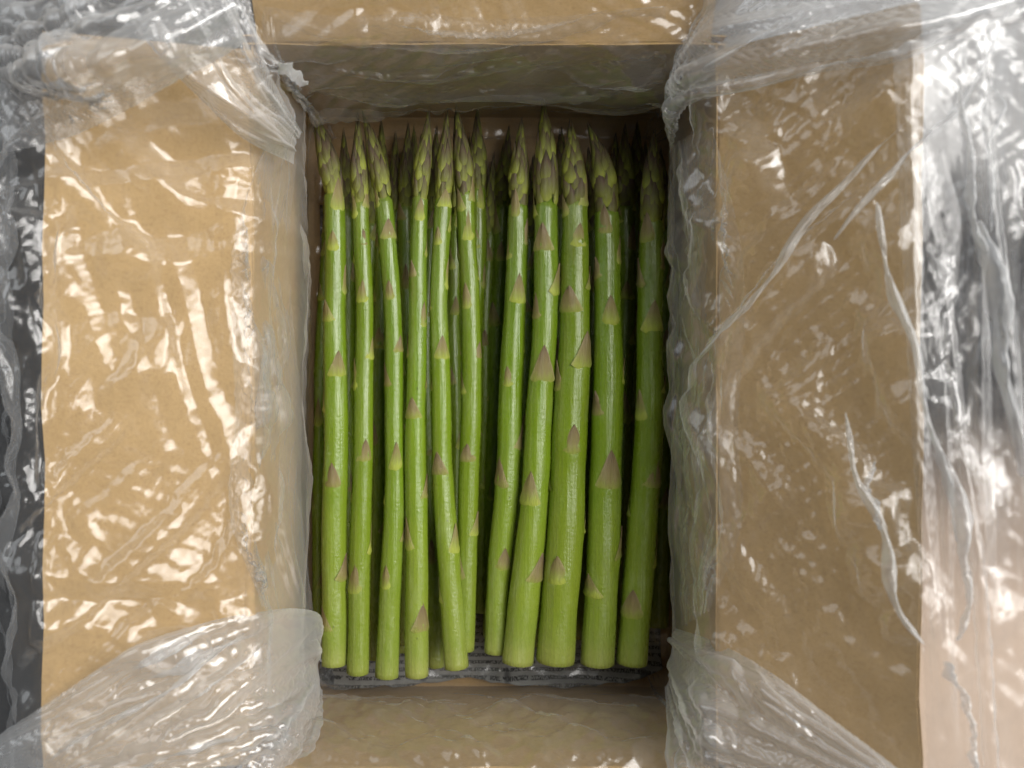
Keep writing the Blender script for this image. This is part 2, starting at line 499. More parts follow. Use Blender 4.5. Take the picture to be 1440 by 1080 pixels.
def side_profile(th, out_drop):
    """offset from the wall line and height, as functions of r"""
    pts = [(0.0, -0.010, 0.0012), (0.010, -0.0015, 0.0015), (0.028, -0.0020, 0.018), (0.058, -0.0065, 0.050), (0.096, -0.0010, 0.0905),
           (0.103, 0.004, 0.0925)]
    c, s = math.cos(th), math.sin(th)
    for q in (0.2, 0.6, 0.98):
        pts.append((0.100 + LF * q, LF * q * c - 0.002 * s, DEPTH + LF * q * s + 0.0022))
    ex, ez = LF * c, DEPTH + LF * s + 0.003
    for (dr, dx, dz) in out_drop:
        pts.append((0.168 + dr, ex + dx, max(ez + dz, 0.002)))
    pts = np.array(pts)
    r = np.linspace(0, CUTS[-1], NR)
    o = np.interp(r, pts[:, 0], pts[:, 1]); z = np.interp(r, pts[:, 0], pts[:, 2])
    for A in (o, z):                              # round the corners a little
        for _ in range(2):
            A[1:-1] = 0.25 * A[:-2] + 0.5 * A[1:-1] + 0.25 * A[2:]
    return o, z
PROF = {
    'L': side_profile(ANG['L'], [(0.01, 0.006, 0.000), (0.05, 0.026, -0.030), (0.132, 0.085, -0.080)]),
    'R': side_profile(ANG['R'], [(0.01, 0.007, 0.001), (0.05, 0.046, 0.009), (0.132, 0.125, 0.024)]),
    'T': side_profile(ANG['T'], [(0.01, 0.006, 0.001), (0.05, 0.034, -0.014), (0.132, 0.100, -0.060)]),
    'B': side_profile(ANG['B'], [(0.01, 0.006, 0.000), (0.05, 0.030, -0.020), (0.132, 0.095, -0.060)]),
}
def ring_params(na):
    """points of the rounded rectangle with outward directions; corners sampled more densely"""
    straight = [(XR - RC) - (XL + RC), (YT - RC) - (YB + RC)]
    arc = 0.105 * math.pi / 2
    segs = [('R', straight[1]), ('TR', arc), ('T', straight[0]), ('TL', arc), ('L', straight[1]), ('BL', arc), ('B', straight[0]), ('BR', arc)]
    tot = sum(s[1] for s in segs)
    out = []
    cs = {'TR': (XR - RC, YT - RC, 0), 'TL': (XL + RC, YT - RC, 90), 'BL': (XL + RC, YB + RC, 180), 'BR': (XR - RC, YB + RC, 270)}
    for i in range(na):
        s = tot * i / na
        for nm, ln in segs:
            if s <= ln: break
            s -= ln
        f = s / ln
        if nm == 'R': p = (XR, YB + RC + f * straight[1], 1, 0)
        elif nm == 'T': p = (XR - RC - f * straight[0], YT, 0, 1)
        elif nm == 'L': p = (XL, YT - RC - f * straight[1], -1, 0)
        elif nm == 'B': p = (XL + RC + f * straight[0], YB, 0, -1)
        else:
            cx, cy, a0 = cs[nm]; a = math.radians(a0 + 90 * f)
            p = (cx + RC * math.cos(a), cy + RC * math.sin(a), math.cos(a), math.sin(a))
        out.append(p)
    return np.array(out)
def liner_bed(na):
    rp = ring_params(na)
    nx, ny = rp[:, 2], rp[:, 3]
    ox = np.where(nx[:, None] > 0, PROF['R'][0][None], PROF['L'][0][None]); zx = np.where(nx[:, None] > 0, PROF['R'][1][None], PROF['L'][1][None])
    oy = np.where(ny[:, None] > 0, PROF['T'][0][None], PROF['B'][0][None]); zy = np.where(ny[:, None] > 0, PROF['T'][1][None], PROF['B'][1][None])
    wx, wy = (nx ** 2)[:, None], (ny ** 2)[:, None]
    X = rp[:, 0][:, None] + ox * np.sign(nx)[:, None] * np.abs(nx[:, None]) ** 0.8
    Y = rp[:, 1][:, None] + oy * np.sign(ny)[:, None] * np.abs(ny[:, None]) ** 0.8
    Z = zx * wx + zy * wy
    return np.stack([X, Y, Z], 2)

def to_px(P):
    d = CAMZ - P[..., 2]
    return 720 + P[..., 0] / d * FPX, 540 - P[..., 1] / d * FPX

def ridge(P, N, pts, height, width):
    """raise a fold along a line; pts are (x, y) in the photograph's pixels, height/width in metres"""
    X, Y = to_px(P)
    best = np.full(X.shape, 1e9); tt = np.zeros_like(best)
    tot = len(pts) - 1
    for i in range(tot):
        ax, ay = pts[i]; bx, by = pts[i + 1]
        L2 = (bx - ax) ** 2 + (by - ay) ** 2
        t = np.clip(((X - ax) * (bx - ax) + (Y - ay) * (by - ay)) / L2, 0, 1)
        dd = np.hypot(X - ax - t * (bx - ax), Y - ay - t * (by - ay))
        m = dd < best
        best = np.where(m, dd, best); tt = np.where(m, (i + t) / tot, tt)
    dm = best * (CAMZ - P[..., 2]) / FPX
    prof = np.clip(1 - dm / width, 0, 1) ** 1.25
    env = np.sin(np.pi * np.clip(tt * 0.92 + 0.04, 0, 1)) ** 0.6
    P += N * (height * prof * env)[..., None]

def build_liner():
    rg = np.random.default_rng(5)
    B = liner_bed(NA)
    N = normals(B, True)
    N = -N if N[:, NR // 2, 2].mean() < 0 else N
    P = B.copy()
    mm = 0.001
    for pts, h, w in [
        # left flap: long soft wrinkles
        ([(110, 270), (150, 330), (185, 420), (190, 560)], 5 * mm, 7 * mm),
        ([(100, 250), (90, 400), (85, 600)], 4 * mm, 6 * mm),
        ([(175, 180), (200, 300), (130, 440)], 5 * mm, 8 * mm),
        ([(230, 230), (330, 250)], 3 * mm, 4 * mm),
        ([(160, 850), (220, 760), (180, 640)], 3 * mm, 5 * mm),
        ([(330, 800), (375, 700), (385, 640)], 6 * mm, 6 * mm),
        ([(395, 300), (415, 420), (405, 560)], 4 * mm, 5 * mm),
        ([(210, 100), (330, 175), (440, 215)], 6 * mm, 7 * mm),
        ([(220, 70), (330, 140), (400, 205)], 6 * mm, 6 * mm),
        # lower left corner: tension lines running out to the corner
        ([(70, 1070), (200, 980), (330, 905)], 7 * mm, 6 * mm),
        ([(110, 1075), (260, 1000), (420, 880)], 6 * mm, 6 * mm),
        ([(100, 960), (230, 880), (440, 850)], 6 * mm, 8 * mm),
        # upper left
        ([(350, 20), (385, 90), (430, 118)], 7 * mm, 6 * mm),
        # right flap: diagonal drapes from the upper right
        ([(960, 620), (1100, 430), (1260, 250)], 6 * mm, 9 * mm),
        ([(1000, 560), (1060, 480), (1180, 330)], 4 * mm, 6 * mm),
        ([(950, 390), (1060, 270), (1140, 130)], 5 * mm, 8 * mm),
        ([(1160, 180), (1260, 150), (1400, 40)], 6 * mm, 7 * mm),
        ([(1240, 290), (1270, 450), (1310, 560), (1330, 640)], 9 * mm, 6 * mm),
        ([(1195, 590), (1210, 690), (1260, 830), (1300, 900)], 7 * mm, 5 * mm),
        ([(1355, 130), (1362, 260), (1370, 370)], 8 * mm, 5 * mm),
        ([(1393, 110), (1398, 230), (1395, 320)], 8 * mm, 5 * mm),
        ([(1385, 320), (1410, 480), (1430, 640)], 8 * mm, 6 * mm),
        ([(1300, 620), (1350, 740), (1380, 900)], 7 * mm, 7 * mm),
        ([(960, 180), (1050, 130), (1160, 95)], 5 * mm, 6 * mm),
        # lower right corner
        ([(960, 890), (1060, 930), (1190, 1030)], 7 * mm, 8 * mm),
        ([(1000, 960), (1030, 1060)], 6 * mm, 7 * mm),
        # far wall
        ([(360, 130), (560, 150), (640, 140), (930, 130)], 4 * mm, 8 * mm),
    ]:
        ridge(P, N, pts, h, w)
    puff = np.interp(np.linspace(0, CUTS[-1], NR), [0, 0.02, 0.05, 0.09, 0.11, 0.30], [0, 0.0005, 0.0025, 0.003, 0.004, 0.007])
    P += N * (puff[None] * np.clip(0.35 + 1.2 * smooth_noise((NA, NR), (30, 9), rg, True), 0, 2.4))[..., None]
    # how much spare film there is, and in which direction
    r = np.linspace(0, CUTS[-1], NR)[None]
    patch = smooth_noise((NA, NR), (16, 6), rg, True)
    loose = np.clip(0.45 + 1.1 * patch, 0.05, 1.7)
    rp = ring_params(NA)
    calm = np.where((rp[:, 2] > 0.5)[:, None] & (r > 0.165), 0.45, np.where((rp[:, 2] < -0.5)[:, None] & (r > 0.165), 1.6, 1.0))      # the right-hand drape hangs in long folds
    amp = np.interp(r, [0, 0.02, 0.05, 0.10, 0.13, 0.17, 0.25, 0.30], [0.004, 0.015, 0.030, 0.030, 0.040, 0.040, 0.060, 0.02]) * calm
    dirn = np.clip(smooth_noise((NA, NR), (18, 6), rg, True) * 1.2, -0.95, 0.95)
    lev = amp * loose
    P = relax(P, B, N, lev * (1 + dirn), lev * (1 - dirn), 150, True, rg, 0.0025, stick=0.002, bend=0.30)
    for f, its, share, kick in ((2, 90, 0.40, 0.0008), (4, 45, 0.14, 0.00020)):
        P = upsample(P, f, f, True); B = upsample(B, f, f, True); N = upsample(N, f, f, True)
        N /= np.linalg.norm(N, axis=2, keepdims=True)
        lev = np.clip(upsample(lev[:, :, None], f, f, True)[..., 0], 0, None)
        P = relax(P, B, N, lev * share, lev * share, its, True, rg, kick, stick=0.001, bend=0.24)
    n, m = P.shape[:2]
    rr = np.linspace(0, CUTS[-1], m)[None] + np.zeros((n, 1))
    aa = np.arange(n)[:, None] / n * 1.16 + np.zeros((1, m))
    mask = np.interp(rr, [0, 0.015, 0.04, 0.10, 0.13, 0.30], [0, 0.15, 0.7, 0.8, 1.0, 1.2])
    rp = ring_params(n)
    mask = mask * np.where((rp[:, 2] > 0.3)[:, None], 0.66, np.where((rp[:, 2] < -0.3)[:, None], 0.74, 1.0)) * np.clip(0.55 + 0.9 * smooth_noise((n, m), (14, 4), rg, True), 0.22, 1.0)
    mask = mask * np.where((rp[:, 2] < -0.5)[:, None] & (rr > 0.17), 0.7, 1.0)
    P = crumple(P, N, aa, rr, mask, 77, True, SC)
    # bubbles pressed through along the near wall
    rp = ring_params(n)
    near = np.clip((-rp[:, 3] - 0.9) / 0.1, 0, 1)[:, None] * np.clip((rr - 0.03) / 0.02, 0, 1)
    P = P + N * (near * 0.0009 * np.clip(np.sin(aa * 2 * math.pi / 0.0085) * np.sin(rr * 2 * math.pi / 0.014), 0, 1))[..., None]
    return P

liner = empty('plastic_liner', (0, 0, 0.0))
tag(liner, 'crinkled clear plastic bag lining the box and draped over its flaps', 'plastic bag')
PL = build_liner()
grid_obj('bag_wall', PL, M_FILM, liner, wrap=True)
v, f = slab(XL + 0.009, XR - 0.009, YB + 0.009, YT - 0.009, 0.0012)
mesh_obj('bag_bottom', v, f, M_FILM, liner, smooth=False)

def curve_np(pts, n):
    c, _ = catmull([px(*p) for p in pts], n - 1)
    return np.array([tuple(q) for q in c])
def catmull(pts, n):
    pts = [pts[0] + (pts[0] - pts[1])] + list(pts) + [pts[-1] + (pts[-1] - pts[-2])]
    seg = [(pts[i + 1] - pts[i]).length for i in range(1, len(pts) - 2)]
    tot = sum(seg); out = []
    for k in range(n + 1):
        s = tot * k / n; i = 0
        while i < len(seg) - 1 and s > seg[i]: s -= seg[i]; i += 1
        t = min(1, s / seg[i])
        p0, p1, p2, p3 = pts[i], pts[i + 1], pts[i + 2], pts[i + 3]
        out.append(0.5 * (2 * p1 + (p2 - p0) * t + (2 * p0 - 5 * p1 + 4 * p2 - p3) * t * t + (3 * p1 - p0 - 3 * p2 + p3) * t ** 3))
    return out, tot
def corner_fold(edge, far, bulge, exc, seed, ridges, along=0.6, mat=None, folds=18, depth=0.006, crisp=0.60):
    """spare film gathered at a corner of the box: a doubled-over sheet with a rolled front edge;
    its folds run mostly along the edge (along = share of slack in the other direction)"""
    rg = np.random.default_rng(seed)
    n, m = 48, 30
    E = curve_np(edge, n); F = curve_np(far, n)
    w = np.linspace(0, 1, m)[None, :, None]
    B = E[:, None] * (1 - w) + F[:, None] * w
    B[..., 2] += bulge * np.sin(np.pi * np.clip(w[..., 0] * 0.9 + 0.02, 0, 1)) ** 0.45 - bulge * 0.4
    N = normals(B, False)
    if N[..., 2].mean() < 0: N = -N
    n, m = n * 3, m * 3
    B = upsample(B, 3, 3, False); N = upsample(N, 3, 3, False); n, m = B.shape[:2]
    u = np.linspace(0, 1, n)[:, None]; w = np.linspace(0, 1, m)[None]
    span = np.linalg.norm(B[:, -1] - B[:, 0], axis=1)[:, None]
    span = np.clip(span / 0.06, 0.10, 1.0)
    Hh = 0.004 * smooth_noise((n, m), (3, 4), rg)
    for i in range(folds):                       # long sharp-crested folds running along the sheet
        c = rg.uniform(-0.05, 1.05) + rg.uniform(-0.35, 0.35) * (u - 0.5) + 0.05 * smooth_noise((n, 1), (4, 1), rg)
        wd = rg.uniform(0.02, 0.11) * (0.6 + 0.8 * u if i % 2 else 1.4 - 0.8 * u)
        u0, ul = rg.uniform(-0.2, 0.7), rg.uniform(0.3, 0.9)
        env = np.sin(np.pi * np.clip((u - u0) / ul, 0, 1)) ** 0.7
        Hh = Hh + rg.uniform(0.25, 1.0) * depth * env * np.clip(1 - np.abs(w - c) / wd, 0, 1) ** 1.05
    fade = np.clip(np.minimum(w, 1 - w) / 0.06, 0, 1)
    P = B + N * (Hh * span * (0.3 + 0.7 * fade))[..., None]
    for pts, h, wd in ridges: ridge(P, N, pts, h, wd)
    fade = fade * np.clip(np.minimum(u, 1 - u) / 0.06, 0, 1)
    lev = exc * np.clip(0.5 + 1.2 * smooth_noise((n, m), (7, 5), rg), 0.0, 1.8) * fade
    P = relax(P, P.copy(), N, lev * along, lev, 70, False, rg, 0.0005, stick=0.003, bend=0.26, floor=-0.003)
    P = upsample(P, 2, 2, False)
    N = normals(P, False)
    if N[..., 2].mean() < 0: N = -N
    n, m = P.shape[:2]
    X = np.cumsum(np.linalg.norm(np.diff(P, axis=0, prepend=P[:1]), axis=2), 0)[:, m // 2][:, None] + np.zeros((1, m))
    Y = np.cumsum(np.linalg.norm(np.diff(P, axis=1, prepend=P[:, :1]), axis=2), 1)
    edge_in = np.clip(np.minimum(np.arange(n), n - 1 - np.arange(n)) / 14.0, 0, 1)[:, None] * np.clip(np.minimum(np.arange(m), m - 1 - np.arange(m)) / 10.0, 0.15, 1)[None]
    P = crumple(P, N, X, Y, crisp * edge_in * upsample(span, 2, 1, False) ** 2, seed + 300, False, [(c_, s_ * 0.8, math.pi / 2 + (a_ - 0.6) * 0.4) for (c_, s_, a_) in SC[:8]])
    return grid_obj('corner_fold', P, mat or M_FOLD, liner)
mm = 0.001
corner_fold([(-80, 228, .104), (60, 200, .113), (130, 174, .121), (230, 118, .129), (338, 52, .126)],
            [(-60, -60, .100), (60, -60, .110), (150, -60, .120), (250, -60, .125), (345, -60, .120)], 0.018, 0.03, 1,
            [([(0, 110), (120, 95), (320, 55)], 7 * mm, 9 * mm)])
corner_fold([(942, 215, .060), (965, 150, .090), (1060, 122, .110), (1160, 96, .122), (1250, 84, .132), (1380, 45, .135), (1480, 20, .135)],
            [(950, -60, .095), (1000, -60, .100), (1060, -60, .115), (1160, -60, .125), (1250, -60, .132), (1380, -60, .138), (1480, -60, .138)], 0.012, 0.03, 2,
            [([(1100, 70), (1250, 40), (1420, 5)], 6 * mm, 6 * mm), ([(960, 120), (1060, 60), (1150, 20)], 5 * mm, 6 * mm)])
corner_fold([(452, 905, .030), (440, 862, .055), (340, 868, .090), (210, 905, .106), (90, 975, .112), (-40, 1060, .112)],
            [(455, 975, .030), (440, 1040, .060), (400, 1110, .085), (300, 1140, .095), (160, 1150, .104), (20, 1160, .104)], 0.010, 0.03, 3,
            [([(90, 1075), (230, 985), (340, 900)], 6 * mm, 6 * mm), ([(160, 1075), (290, 1000), (420, 890)], 6 * mm, 6 * mm)])
corner_fold([(952, 885, .045), (1010, 905, .085), (1080, 945, .112), (1160, 1005, .125), (1250, 1072, .137), (1310, 1120, .142)],
            [(935, 965, .035), (940, 1030, .070), (950, 1110, .095), (1030, 1140, .115), (1140, 1150, .130), (1250, 1170, .140)], 0.010, 0.03, 4,
            [([(985, 960), (1010, 1010), (1000, 1080)], 6 * mm, 7 * mm)])

corner_fold([(340, -60, .130), (362, 60, .118), (388, 125, .100), (424, 186, .062)],
            [(190, 30, .128), (265, 115, .118), (335, 190, .106), (414, 232, .066)], 0.008, 0.03, 5,
            [([(210, 50), (320, 140), (400, 205)], 5 * mm, 6 * mm)])
# a second layer of film hanging outside the right flap
corner_fold([(1256, 60, .139), (1268, 300, .139), (1282, 560, .139), (1294, 800, .139), (1306, 1120, .139)],
            [(1500, 40, .150), (1500, 300, .154), (1500, 560, .154), (1500, 800, .150), (1500, 1120, .146)], 0.004, 0.015, 6, [], 0.3, M_DRAPE, 16, 0.008).name = 'outer_drape'

# film hanging slack in front of the walls inside the box
for e_, f_, sd_ in [
    ([(372, 90, .088), (450, 128, .066), (560, 146, .052), (700, 138, .050), (830, 140, .052), (935, 132, .066)],
     [(372, 10, .102), (480, 22, .099), (580, 16, .1005), (700, 24, .099), (830, 18, .100), (935, 10, .102)], 7),
    ([(418, 225, .045), (408, 330, .036), (410, 430, .034), (425, 580, .030), (424, 720, .030), (440, 860, .035)],
     [(380, 195, .084), (330, 330, .0965), (322, 430, .0970), (330, 580, .0965), (325, 720, .0970), (370, 850, .088)], 8),
    ([(940, 205, .055), (950, 330, .040), (958, 460, .038), (966, 600, .036), (960, 740, .038), (958, 880, .040)],
     [(1000, 180, .092), (1040, 330, .1010), (1050, 460, .1020), (1042, 600, .1010), (1046, 740, .1015), (1000, 860, .092)], 9)]:
    corner_fold(e_, f_, 0.004, 0.03, sd_, [], 0.6, M_SWAG, 10, 0.005).name = 'hanging_film'

def pleat(pts, half, height, seed):
    """a pinched fold standing up from the film, tapering out at both ends; pts are (x, y, z)"""
    rg = np.random.default_rng(seed)
    n, m = 90, 11
    C = curve_np(pts, n)
    T = np.gradient(C, axis=0); T /= np.linalg.norm(T, axis=1, keepdims=True)
    S = np.cross(T, [0, 0, 1.0]); S /= np.linalg.norm(S, axis=1, keepdims=True)
    U = np.cross(S, T)
    t = np.linspace(0, 1, n)
    env = np.clip(np.sin(np.pi * t), 0, 1) ** 0.5 * np.clip(0.75 + 0.65 * smooth_noise((n, 1), (11, 1), rg)[:, 0], 0.2, 1.5)
    wav = 0.0018 * smooth_noise((n, 1), (7, 1), rg)[:, 0]
    a = np.linspace(-1, 1, m)
    lean = 0.5 * smooth_noise((n, 1), (5, 1), rg)[:, 0]
    w = (half * env)[:, None] * a[None]
    h = (height * env)[:, None] * (1 - np.abs(a[None]) ** 1.4) + 0.0009 * smooth_noise((n, m), (34, 6), rg)
    P = C[:, None] + S[:, None] * (w + wav[:, None] + lean[:, None] * h)[..., None] + U[:, None] * h[..., None]
    return grid_obj('pleat', upsample(P, 2, 2, False), M_PLEAT, liner)
for i, (pts, hw, hh) in enumerate([
    ([(1236, 285, .138), (1258, 400, .142), (1288, 500, .146), (1322, 620, .148), (1345, 760, .146)], 2.6, 4.5),
    ([(1193, 580, .128), (1205, 660, .134), (1236, 752, .138), (1266, 850, .142), (1302, 905, .144)], 2.0, 3.5),
    ([(1350, 125, .148), (1360, 210, .150), (1366, 300, .150), (1380, 390, .150)], 2.2, 5.0),
    ([(1391, 90, .152), (1399, 220, .153), (1393, 325, .152)], 2.0, 5.0),
    ([(1378, 310, .151), (1400, 420, .153), (1412, 540, .154), (1436, 670, .154)], 2.4, 5.0),
    ([(1170, 335, .128), (1260, 240, .140), (1350, 140, .146), (1420, 5, .150)], 1.2, 1.8),
    ([(1130, 98, .130), (1260, 68, .142), (1410, 8, .150)], 1.3, 2.0),
    ([(985, 500, .100), (1080, 395, .116), (1200, 240, .132), (1270, 170, .140)], 1.2, 1.6),
    ([(1310, 610, .143), (1345, 700, .147), (1360, 820, .148), (1345, 900, .147)], 2.6, 4.0),
    ([(66, 1078, .112), (200, 986, .116), (345, 893, .104)], 1.3, 2.4),
    ([(346, 10, .128), (380, 85, .118), (432, 120, .090)], 1.8, 3.0),
    ([(1225, 650, .135), (1232, 700, .137), (1242, 745, .137)], 1.0, 2.0),
    ([(1330, 930, .145), (1360, 1010, .146), (1375, 1090, .146)], 1.6, 3.0),
]): pleat(pts, hw * mm, hh * mm, 40 + i)

# ------------------------------------------------------------------ newspaper under the asparagus
def build_news():
    n, m = 150, 110
    rg = np.random.default_rng(3)
    u = np.linspace(0, 1, n)[:, None]; w = np.linspace(0, 1, m)[None]
    X = XL + 0.006 + (XR - XL - 0.012) * u + 0 * w
    edge = np.interp(u[:, 0], [0, 0.05, 0.22, 0.40, 0.62, 0.8, 0.93, 1.0], [-0.130, -0.1340, -0.1362, -0.1330, -0.1358, -0.1342, -0.1308, -0.127])
    edge = edge - 0.0026 + 0.0022 * smooth_noise((n, 1), (16, 1), rg)[:, 0] + 0.0008 * smooth_noise((n, 1), (50, 1), rg)[:, 0]
    Y = edge[:, None] + (0.082 - edge[:, None]) * w
    Z = 0.0026 + 0.0014 * smooth_noise((n, m), (16, 18), rg) ** 2 + 0.0008 * np.abs(smooth_noise((n, m), (34, 40), rg))
    mid = (-0.0125 - X)
    Z = Z + 0.0040 * np.exp(-(mid / 0.0055) ** 2) * (0.75 + 0.25 * smooth_noise((n, m), (3, 30), rg)) * np.clip((w - 0.06) / 0.12, 0, 1)
    lip = np.exp(-(w / 0.012) ** 2)
    Z = Z + 0.006 * lip * (0.5 + 0.5 * smooth_noise((n, m), (9, 2), rg))
    P = np.stack([X, Y, Z], 2)
    return P
news = grid_obj('newspaper_sheet', build_news(), M_NEWS)
sol = news.modifiers.new('thickness', 'SOLIDIFY'); sol.thickness = 0.00025
tag(news, 'grey crumpled newspaper with black print lying under both asparagus bundles', 'newspaper')

# ------------------------------------------------------------------ asparagus
def bract_mesh(name, kind, seed, mat):
    """a scale leaf on a stalk of radius 1: x outward, y round the stalk, z towards the tip (0..1)"""
    rg = random.Random(seed)
    nu, nv = 8, 7
    verts, al, ed, faces = [], [], [], []
    skew = rg.uniform(-0.18, 0.18); wob = rg.uniform(0, 6)
    phi = (1.02 if kind == 'stem' else 0.66) * rg.uniform(0.92, 1.08)
    for j in range(nv + 1):
        t = j / nv
        if kind == 'stem':
            wd = phi * (1 - t) ** 0.85 * (1 - 0.10 * math.sin(math.pi * t))
            body = 0.060 + 0.085 * math.exp(-((t - 0.09) / 0.10) ** 2)
            if j == 0: body = -0.06
        else:
            wd = phi * (1 - t ** 1.45) ** 0.95 * (0.84 + 0.16 * min(1, t * 3.2))
            body = 0.12 + 0.13 * math.sin(math.pi * min(1, t * 0.9 + 0.1)) - 0.02 * t
            if j == 0: body = 0.0
        for i in range(nu + 1):
            u = -1 + 2 * i / nu
            a = u * wd + skew * t * phi * 0.55
            e = abs(u)
            lift = body * (1 - e ** 2.6) + (0.030 if kind == 'stem' else 0.025) * e
            if kind == 'stem': lift += 0.035 * (1 - e) * math.exp(-(u / 0.18) ** 2) * t
            else: lift += 0.05 * math.exp(-(u / 0.22) ** 2) * (1 - t)
            lift += 0.012 * math.sin(5 * u + wob + 4 * t)
            R = 1 + lift
            # the base line of a stem scale sags in the middle
            z = t - (0.16 * (1 - e ** 2) if kind == 'stem' else 0.10 * (1 - e ** 2)) * (1 - t) ** 2
            z += 0.02 * math.sin(3.0 * u + wob) * (1 - t)
            verts.append((R * math.cos(a) - 1, R * math.sin(a), z))
            al.append(t); ed.append(e)
    w = nu + 1
    for j in range(nv):
        for i in range(nu):
            faces.append((j * w + i, j * w + i + 1, (j + 1) * w + i + 1, (j + 1) * w + i))
    me = bpy.data.meshes.new(name)
    me.from_pydata(verts, [], faces)
    me.materials.append(mat)
    me.polygons.foreach_set('use_smooth', [True] * len(me.polygons))
    for nm, dat in (('along', al), ('edge', ed)):
        at = me.attributes.new(nm, 'FLOAT', 'POINT'); at.data.foreach_set('value', dat)
    me.update()
    return me
STEM_BRACTS = [bract_mesh('bract', 'stem', i, M_BRACT) for i in range(8)]
TIP_SCALES = [bract_mesh('tip_scale', 'tip', 20 + i, M_SCALE) for i in range(8)]

def spear(path, widths, seed, label, group, headlen=0.035, plump=1.24):
    """path: (x, y, z) from cut base to tip, x and y in the photograph's pixels; widths: px at base, middle, neck"""
    rg = random.Random(seed)
    pts = [px(*p) for p in path]
    n = 110
    C, tot = catmull(pts, n)
    base = pts[0].copy()
    root = empty('asparagus_spear', base)
    tag(root, label, 'asparagus', group)
    zs = sum(p[2] for p in path) / len(path)
    k = (CAMZ - zs) / FPX / 2
    rb, rm, rn = [w * k for w in widths]
    hs = 1 - headlen / tot                      # where the head starts
    def stem_r(t):
        q = min(t / hs, 1.0)
        return (rb + (rm - rb) * (q / 0.5)) if q < 0.5 else (rm + (rn - rm) * ((q - 0.5) / 0.5))
    def env_r(t):
        """outline of the head"""
        if t < hs: return stem_r(t)
        q = (t - hs) / (1 - hs)
        bulge = 1 + (plump - 1) * math.sin(math.pi * min(1, q / 0.62)) if q < 0.62 else 1.0
        return rn * bulge * (1 - q ** 2.5) ** 0.86
    tang = []
    for i in range(n + 1):
        a, b = C[max(0, i - 1)], C[min(n, i + 1)]
        tang.append((b - a).normalized())
    def frame(t):
        f = t * n; i = min(n - 1, int(f)); f -= i
        p = C[i].lerp(C[i + 1], f); d = tang[i].lerp(tang[i + 1], f).normalized()
        s = d.cross(Vector((0, 0, 1))).normalized()       # to the right in the picture
        u = s.cross(d).normalized()
        p = p + (s * math.sin(t * 17 + seed) + u * math.cos(t * 13 + seed)) * (0.00035 * math.sin(math.pi * min(1, t * 1.2)))
        return p, d, s, u
    # nodes on the stem: wide apart near the base, crowding towards the head
    nodes = []
    t = rg.uniform(0.06, 0.16); ang = rg.uniform(0, 6.28)
    while t < hs - 0.004:
        nodes.append((t, ang))
        q = t / hs
        t += (0.066 * (1 - q ** 1.6) + 0.018) * rg.uniform(0.82, 1.18)
        ang += 2.39996 + rg.uniform(-0.22, 0.22)
    # stalk
    nr = 28
    tv, ta, tf = [], [], []
    ph = rg.uniform(0, 6.28); nf = rg.choice((7, 8, 9))
    for i in range(n + 1):
        t = i / n
        p, d, s, u = frame(t)
        r = stem_r(t) if t < hs else env_r(t) * 0.66
        if i == 0: r *= 0.985
        r *= 1 + 0.018 * math.sin(t * 23 + ph) + 0.012 * math.sin(t * 51 + 2 * ph)
        for j in range(nr):
            a = 2 * math.pi * j / nr
            rr = r * (1 + 0.014 * math.sin(nf * a + ph + 1.5 * math.sin(t * 9)) + 0.022 * math.sin(2 * a + ph * 2))
            for (tn, an) in nodes:
                dt = (t - tn) * tot
                if -0.008 < dt < 0.008:
                    da = (a - an + math.pi) % (2 * math.pi) - math.pi
                    rr += r * 0.055 * math.exp(-(da / 0.65) ** 2) * math.exp(-((dt + 0.0005) / (0.0028 if dt < 0 else 0.005)) ** 2)
            tv.append(p + (s * math.sin(a) + u * math.cos(a)) * rr - base); ta.append(t)
    for i in range(n):
        for j in range(nr):
            j2 = (j + 1) % nr
            tf.append((i * nr + j, i * nr + j2, (i + 1) * nr + j2, (i + 1) * nr + j))
    b0 = len(tv)
    p, d, s, u = frame(0)
    for j in range(nr): tv.append((tv[j]) * 0.86 - d * 0.0004); ta.append(0.0)
    tv.append(-d * 0.0002); ta.append(0.0)
    for j in range(nr):
        j2 = (j + 1) % nr
        tf.append((j2, j, b0 + j, b0 + j2)); tf.append((b0 + j2, b0 + j, b0 + nr))
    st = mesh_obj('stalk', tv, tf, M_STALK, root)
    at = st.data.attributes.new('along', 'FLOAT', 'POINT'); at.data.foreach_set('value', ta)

    def place(me, name, t, ang, r, L, lean, wide=1.0):
        p, d, s, u = frame(t)
        out = s * math.sin(ang) + u * math.cos(ang)
        side = d.cross(out).normalized()
        z = (d * math.cos(lean) - out * math.sin(lean)).normalized()
        x = (out * math.cos(lean) + d * math.sin(lean)).normalized()
        M = Matrix.Identity(4)
        loc = p + out * r - base
        for q in range(3):
            M[q][0] = x[q] * r; M[q][1] = side[q] * r * wide; M[q][2] = z[q] * L; M[q][3] = loc[q]
        o = bpy.data.objects.new(name, me)
        COL.objects.link(o)
        o.parent = root
        o.matrix_basis = M
    vis = lambda ang: math.cos(ang) > -0.45          # the underside is never seen
    for (t, an) in nodes:
        if not vis(an): continue
        r = stem_r(t)
        q = t / hs
        L = (0.0070 + 0.0038 * rg.random()) * (0.75 + 0.42 * r / 0.0055) * (1 + 0.10 * q)
        place(rg.choice(STEM_BRACTS), 'bract', t, an, r * 1.0, L * rg.choice((0.78, 0.95, 1.0, 1.1)), rg.uniform(-0.01, 0.03), rg.uniform(0.78, 1.14))
    # head: scales in a tight spiral, overlapping like tiles, smaller towards the point
    m = 42
